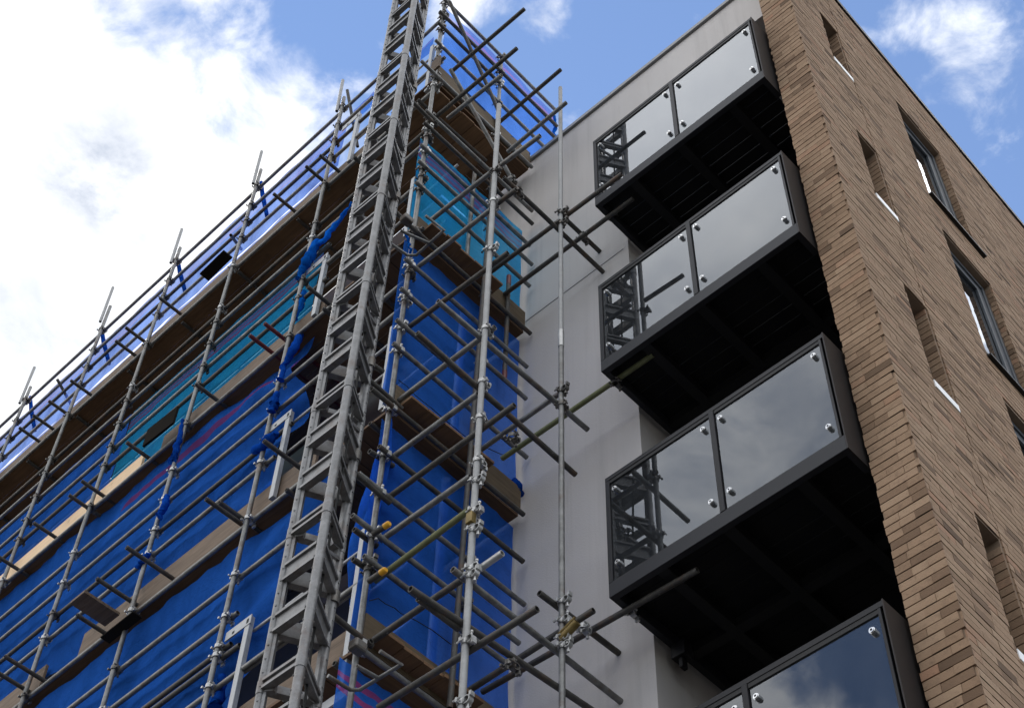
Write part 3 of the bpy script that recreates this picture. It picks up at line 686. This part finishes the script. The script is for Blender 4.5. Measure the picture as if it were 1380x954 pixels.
sheet(RS(.05, 2.26, 19.15, 20.98, -.01), 26, 22, .02, N_GUARD, 'bright blue guard net on top of the return face with a pink edge', XN, 7)
sheet(RS(-.02, 1.78, 15.3, 17.3), 28, 24, .018, N_BACKLIT, 'net coloured turquoise as if backlit, with purple and red bands on the return face', XN, 8)
sheet(RS(-.05, 1.79, 12.2, 14.95), 28, 30, .022, N_RET, 'deep blue net of the return face between two timber decks at mid height', XN, 9)
sheet(RS(-.02, 1.8, 9.15, 11.85), 28, 30, .025, N_RET, 'deep blue net of the return face behind the yellow capped tubes', XN, 10)
sheet(RS(-.1, 1.8, 6.6, 8.8), 28, 24, .02, N_RETR, 'lowest net of the return face with red stripes at the bottom edge', XN, 12)
def corner(s, q):
    z = 9.6 + 2.25*q; wd = .12 + .5*(1-abs(q-.45)*1.3)*(.9 if q < .9 else .6)
    return LF(.0 + wd*s, z, -.05 - .1*s + .04*math.sin(s*14 + q*6))
sheet(corner, 12, 22, .03, N_DEEP, 'blue net folded around the corner standard beside the lattice mast', N_, 13)
# bundles of netting
def wrap(pts, rs, mat, label, seed):
    m = MB(); P_ = []; R2_ = []
    pts = [Vector(p) for p in pts]; K = 9
    for i in range(len(pts)-1):
        for k in range(K):
            f = k/K; P_.append(pts[i].lerp(pts[i+1], f) + Vector((noise.noise(Vector((i+f, seed, 0))*3), noise.noise(Vector((i+f, seed, 5))*3), 0))*.03); R2_.append(.56*(rs[i]*(1-f) + rs[i+1]*f)*(1 + .25*noise.noise(Vector(((i+f)*4, seed, 2)))))
    P_.append(pts[-1]); R2_.append(rs[-1]); m.path(P_, R2_, 14)
    for i, v in enumerate(m.v):
        v = Vector(v); n_ = noise.noise(v*14 + Vector((seed, 0, 0)))*.014 + noise.noise(v*34)*.008; c = P_[min(i//14, len(P_)-1)]; d = (v-c)
        m.v[i] = tuple(v + d.normalized()*n_ if d.length > 1e-6 else v)
    return tag(m.build('net_bundle', mat), label, 'netting', 'bunched netting tied to tubes')
def A(x, y, o=.04): return atLF(x, y, o)
wrap([A(475, 273, .0), A(455, 300, .0), A(435, 325), A(424, 330)], [.03, .055, .06, .05], N_WRAP, 'bright blue twisted rope of net stretched from mast to standard below the top deck', 1)
wrap([A(428, 326), A(418, 345), A(408, 362), A(402, 376)], [.08, .12, .09, .05], N_WRAP, 'bright blue bunch of net on the standard below the top deck', 2)
wrap([A(410, 392, -.02), A(405, 412, -.05), A(398, 430, -.05)], [.05, .08, .03], N_WRAP, 'light blue hanging flap of net below the bright bunch', 3)
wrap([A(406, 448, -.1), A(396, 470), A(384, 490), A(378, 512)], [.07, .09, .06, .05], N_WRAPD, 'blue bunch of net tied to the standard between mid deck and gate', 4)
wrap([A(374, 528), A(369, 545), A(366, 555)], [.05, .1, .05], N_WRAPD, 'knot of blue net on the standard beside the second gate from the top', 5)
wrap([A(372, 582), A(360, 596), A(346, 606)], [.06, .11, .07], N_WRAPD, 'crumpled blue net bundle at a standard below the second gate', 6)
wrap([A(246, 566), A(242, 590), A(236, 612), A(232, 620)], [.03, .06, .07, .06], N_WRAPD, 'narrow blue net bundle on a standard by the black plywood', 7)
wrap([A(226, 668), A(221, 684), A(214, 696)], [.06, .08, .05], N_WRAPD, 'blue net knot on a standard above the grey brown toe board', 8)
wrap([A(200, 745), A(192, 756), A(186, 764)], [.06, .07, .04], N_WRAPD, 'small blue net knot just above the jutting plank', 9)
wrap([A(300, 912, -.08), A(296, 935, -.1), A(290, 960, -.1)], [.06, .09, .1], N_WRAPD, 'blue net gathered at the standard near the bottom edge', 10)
p = at(697, 655, 1, -7.7); wrap([p + Vector((0, .06, .06)), p, p - Vector((0, .02, .09))], [.05, .085, .05], N_WRAPD, 'round blue net bundle at the toe board end against the render wall', 11)
p = Vector((7.42, -8.2, 20.4)); wrap([p + ZV*.5, p + ZV*.1, p - ZV*.5], [.03, .05, .03], N_WRAP, 'gathered blue net end hanging over the render parapet', 12)
wrap([at(547, 315, 0, 7.35), at(552, 330, 0, 7.35), at(553, 345, 0, 7.4)], [.022, .03, .02], N_WRAP, 'blue net strand over the bent tube of the upper mast tie', 13)
# hanging tie tapes
for (x0, y0, x1, y1, lb) in ((240, 352, 250, 395, 'third blue tape from the left hanging off the top rail'), (137, 443, 147, 490, 'second blue tape from the left hanging off the top rail'), (41, 535, 47, 580, 'leftmost blue tape hanging off the top rail'), (352, 246, 360, 292, 'fourth blue tape from the left hanging off the top rail')):
    a, c = atLF(x0, y0, -.14), atLF(x1, y1, -.14); m = MB(); m.path([a, a.lerp(c, .4) + N_*.02, c], [.03, .036, .03], 6); tag(m.build('net_tape', N_WRAPD), lb, 'tape', 'blue tapes on the top rail')

# thin black cords drooping over the return face nets
for lb, pts in (('thin black cord drooping across the deep blue net behind the yellow capped tubes', ((498, 809), (510, 806), (519, 813), (532, 819), (540, 826), (561, 836), (583, 849), (608, 868))),
                ('thin black cord drooping across the net between the two middle timber decks', ((537, 512), (548, 520), (560, 533), (583, 551), (600, 566), (627, 588), (651, 601), (666, 608), (683, 615)))):
    m = MB(); m.path([at(x, y, 0, 7.395) for x, y in pts], .0045, 6); tag(m.build('cord', HOLE), lb, 'cord')

# pale rails seen through the net
rails = empty('inner_guard_rails', tuple(RF(.6, 9, -.6))); tag(rails, 'pale inner rails and pipes faintly seen through the return face nets', 'rail')
for z in (9.9, 10.6, 13.1, 13.7, 16.2, 16.8, 17.6):
    tube(RF(.55 + .2*(z % 1), z, -.17), RF(.6 + .2*(z % 1), z + .02, -1.1), 'rail', WHITEPIPE, rails, .018)
for v, z0, z1 in ((.95, 9.0, 11.9), (1.0, 12.1, 14.9), (1.25, 15.2, 17.2)): tube(RF(v, z0, -.2), RF(v, z1, -.2), 'pipe', WHITEPIPE, rails, .045)

# ------------------------------------------------------------------ lattice hoist mast (triangular)
mast = empty('hoist_mast', (7.6, -5.5, GROUND)); tag(mast, 'grey triangular lattice hoist mast rising in front of the scaffold corner', 'mast')
LA, LB, LC = Vector((7.423, -5.1, 0)), Vector((7.003, -5.1, 0)), Vector((7.231, -5.465, 0))
ZM1 = 24.5
for p, r in ((LA, .033), (LB, .038), (LC, .033)):
    m = MB(); m.tube((*p.xy, GROUND), (*p.xy, ZM1), r, 16)
    c = (LA + LB + LC)/3; d = (p - c).normalized()
    m.obox(Vector((p.x, p.y, GROUND)) - d*.05 - Vector((-d.y, d.x, 0))*.02, d*.03, Vector((-d.y, d.x, 0))*.04, ZV*(ZM1 - GROUND))
    tn = Vector((-d.y, d.x, 0)); zz_ = 5.5
    while zz_ < ZM1 - .2:
        for dv in (-d, tn, -tn):
            o_ = Vector((p.x, p.y, zz_)) + dv*(r + .0005); m.tube(o_ - dv*.004, o_ + dv*.006, .0085, 6, False)
        zz_ += .134
    leg = m.build('leg', MASTM, mast)
SEC = 1.612; J0 = 12.82
def rung(p, q, zt, h=.2, flange=.028, t_=.012):
    m = MB(); d = (q - p).normalized(); L = (q-p).length; nrm = d.cross(ZV).normalized(); c = (LA+LB+LC)/3
    if nrm.dot(p - c) < 0: nrm = -nrm
    a = p + d*.03; e = d*(L - .06)
    m.obox(a + ZV*(zt - h) - nrm*.004, e, nrm*t_, ZV*h)
    m.obox(a + ZV*(zt - flange) + nrm*(t_-.003), e, nrm*.02, ZV*flange); m.obox(a + ZV*(zt - h) + nrm*(t_-.003), e, nrm*.02, ZV*flange)
    m.obox(a + ZV*(zt - h + .001) - nrm*.035, e, nrm*.033, ZV*.008)
    return m.build('rung', MASTM, mast)
k = -9
zs = []
for k in range(-4, 7):
    J = J0 + k*SEC
    zs += [(J, .1, 1), (J - .43, .19, 0), (J - .97, .19, 0)]
for zt, h, jt in zs:
    if zt > ZM1 - .1: continue
    for p, q in ((LA, LB), (LB, LC), (LC, LA)):
        rung(p, q, zt, h)
    if jt:
        for p, r in ((LA, .037), (LB, .0425), (LC, .037)):
            m = MB(); m.tube((*p.xy, zt - .13), (*p.xy, zt - .01), r, 14, False)
            c = (LA + LB + LC)/3; d = (p - c).normalized(); m.bar(Vector((p.x, p.y, zt - .07)) - d*.04, Vector((p.x, p.y, zt - .07)) - d*.11, .05, .1); m.build('joint_collar', MASTM, mast)
# diagonals inside each bay of the back face
for k in range(-4, 7):
    J = J0 + k*SEC
    m = MB(); m.bar(LC + ZV*(J - .2), LB + ZV*(J - .5), .03, .03); m.build('diagonal', MASTM, mast)
m = MB(); m.path([LB.lerp(LC, .42) + Vector((.03*math.sin(z*1.7), .02*math.cos(z*1.3), z)) for z in [GROUND + .65*k for k in range(40)]], .011, 8); m.build('cable', HOLE, mast)
# ties to the scaffold corner
for z in (10.67, 8.97, 15.0, 17.55, 12.0):
    m = MB(); m.tube(LC + ZV*z + Vector((.13, .1, 0)), Vector((7.385, -6.03, z)), .026); m.build('tie_tube', DARKST, mast)
    m = MB(); m.tube(LC + ZV*(z-.06), LC + ZV*(z+.06), .05, 14, False); m.build('tie_clamp', CLIPD, mast)
for k_, (z, pts) in enumerate(((8.35, ((442, 910), (472, 929), (485, 929), (541, 894.8), (512, 877))), (14.1, ((523, 326), (549, 344), (561, 344), (598.5, 310), (573.5, 291))))):
    P_ = [at(x, y, 2, z) for x, y in pts]; m = MB(); m.path(P_, .0165, 10); m.build('tie_bracket', GALV, mast)
    a, c = (((481, 897), (511, 914)) if k_ == 0 else ((540, 311), (578.6, 328))); m = MB(); m.tube(at(*a, 2, z + .0), at(*c, 2, z), .0165, 10); m.build('tie_bracket', GALV, mast)
    p = at(*((482, 872) if k_ == 0 else (548, 297)), 2, z); m = MB(); m.box(p - Vector((.05, .06, .04)), p + Vector((.05, .06, .05))); m.build('tie_clamp', CLIPD, mast, .02)

# ------------------------------------------------------------------ landing gates for the hoist
GL = ['silver landing gate of the topmost lift, against the sky left of the mast', 'silver landing gate behind the mast beside the turquoise net', 'silver landing gate left of the mast at mid height, beside the crumpled net', 'lowest silver landing gate at the bottom, left of the mast foot']
for gi, (px, py, zb_, zt_) in enumerate(((481, 152, 18.68, 19.75), (437, 342, 15.2, 16.4), (387.5, 553, 12.1, 13.3), (333, 829, 8.6, 10.1))):
    u, z = uz(px, py); g_ = empty('landing_gate', tuple(LF(u, zb_, -.05))); tag(g_, GL[gi], 'gate', 'landing gates of the hoist')
    m = MB(); m.obox(LF(u - .035, zb_, -.02), D_*.07, N_*-.05, ZV*(z - zb_)); m.build('post', GATEM, g_, .004)
    m = MB(); m.obox(LF(u - .05, z - .11, -.015), D_*.36, N_*-.012, ZV*.11); m.cur = 1
    m.obox(LF(u - .02, z - .085, -.0145), D_*.03, N_*.002, ZV*.05); m.obox(LF(u + .18, z - .085, -.0145), D_*.03, N_*.002, ZV*.03); m.build('arm', [GATEM, HOLE], g_)
    m = MB(); m.obox(LF(.16, zb_ + .05, -.03), D_*.06, N_*-.05, ZV*(z - zb_)); m.build('post', GATEM, g_, .004)
    for dz in (.12, .62): tube(LF(.2, z - dz, -.1), LF(u, z - dz, -.1), 'rail', GATEM if dz < .3 else GALVL, g_, .016)
    m = MB(); m.obox(LF(.25, zb_ + .1, -.16), D_*1.75, N_*-.02, ZV*.1); m.build('kick_board', WHITEPIPE if gi == 3 else TOE_OLD, g_)
print('objects', len(bpy.data.objects))
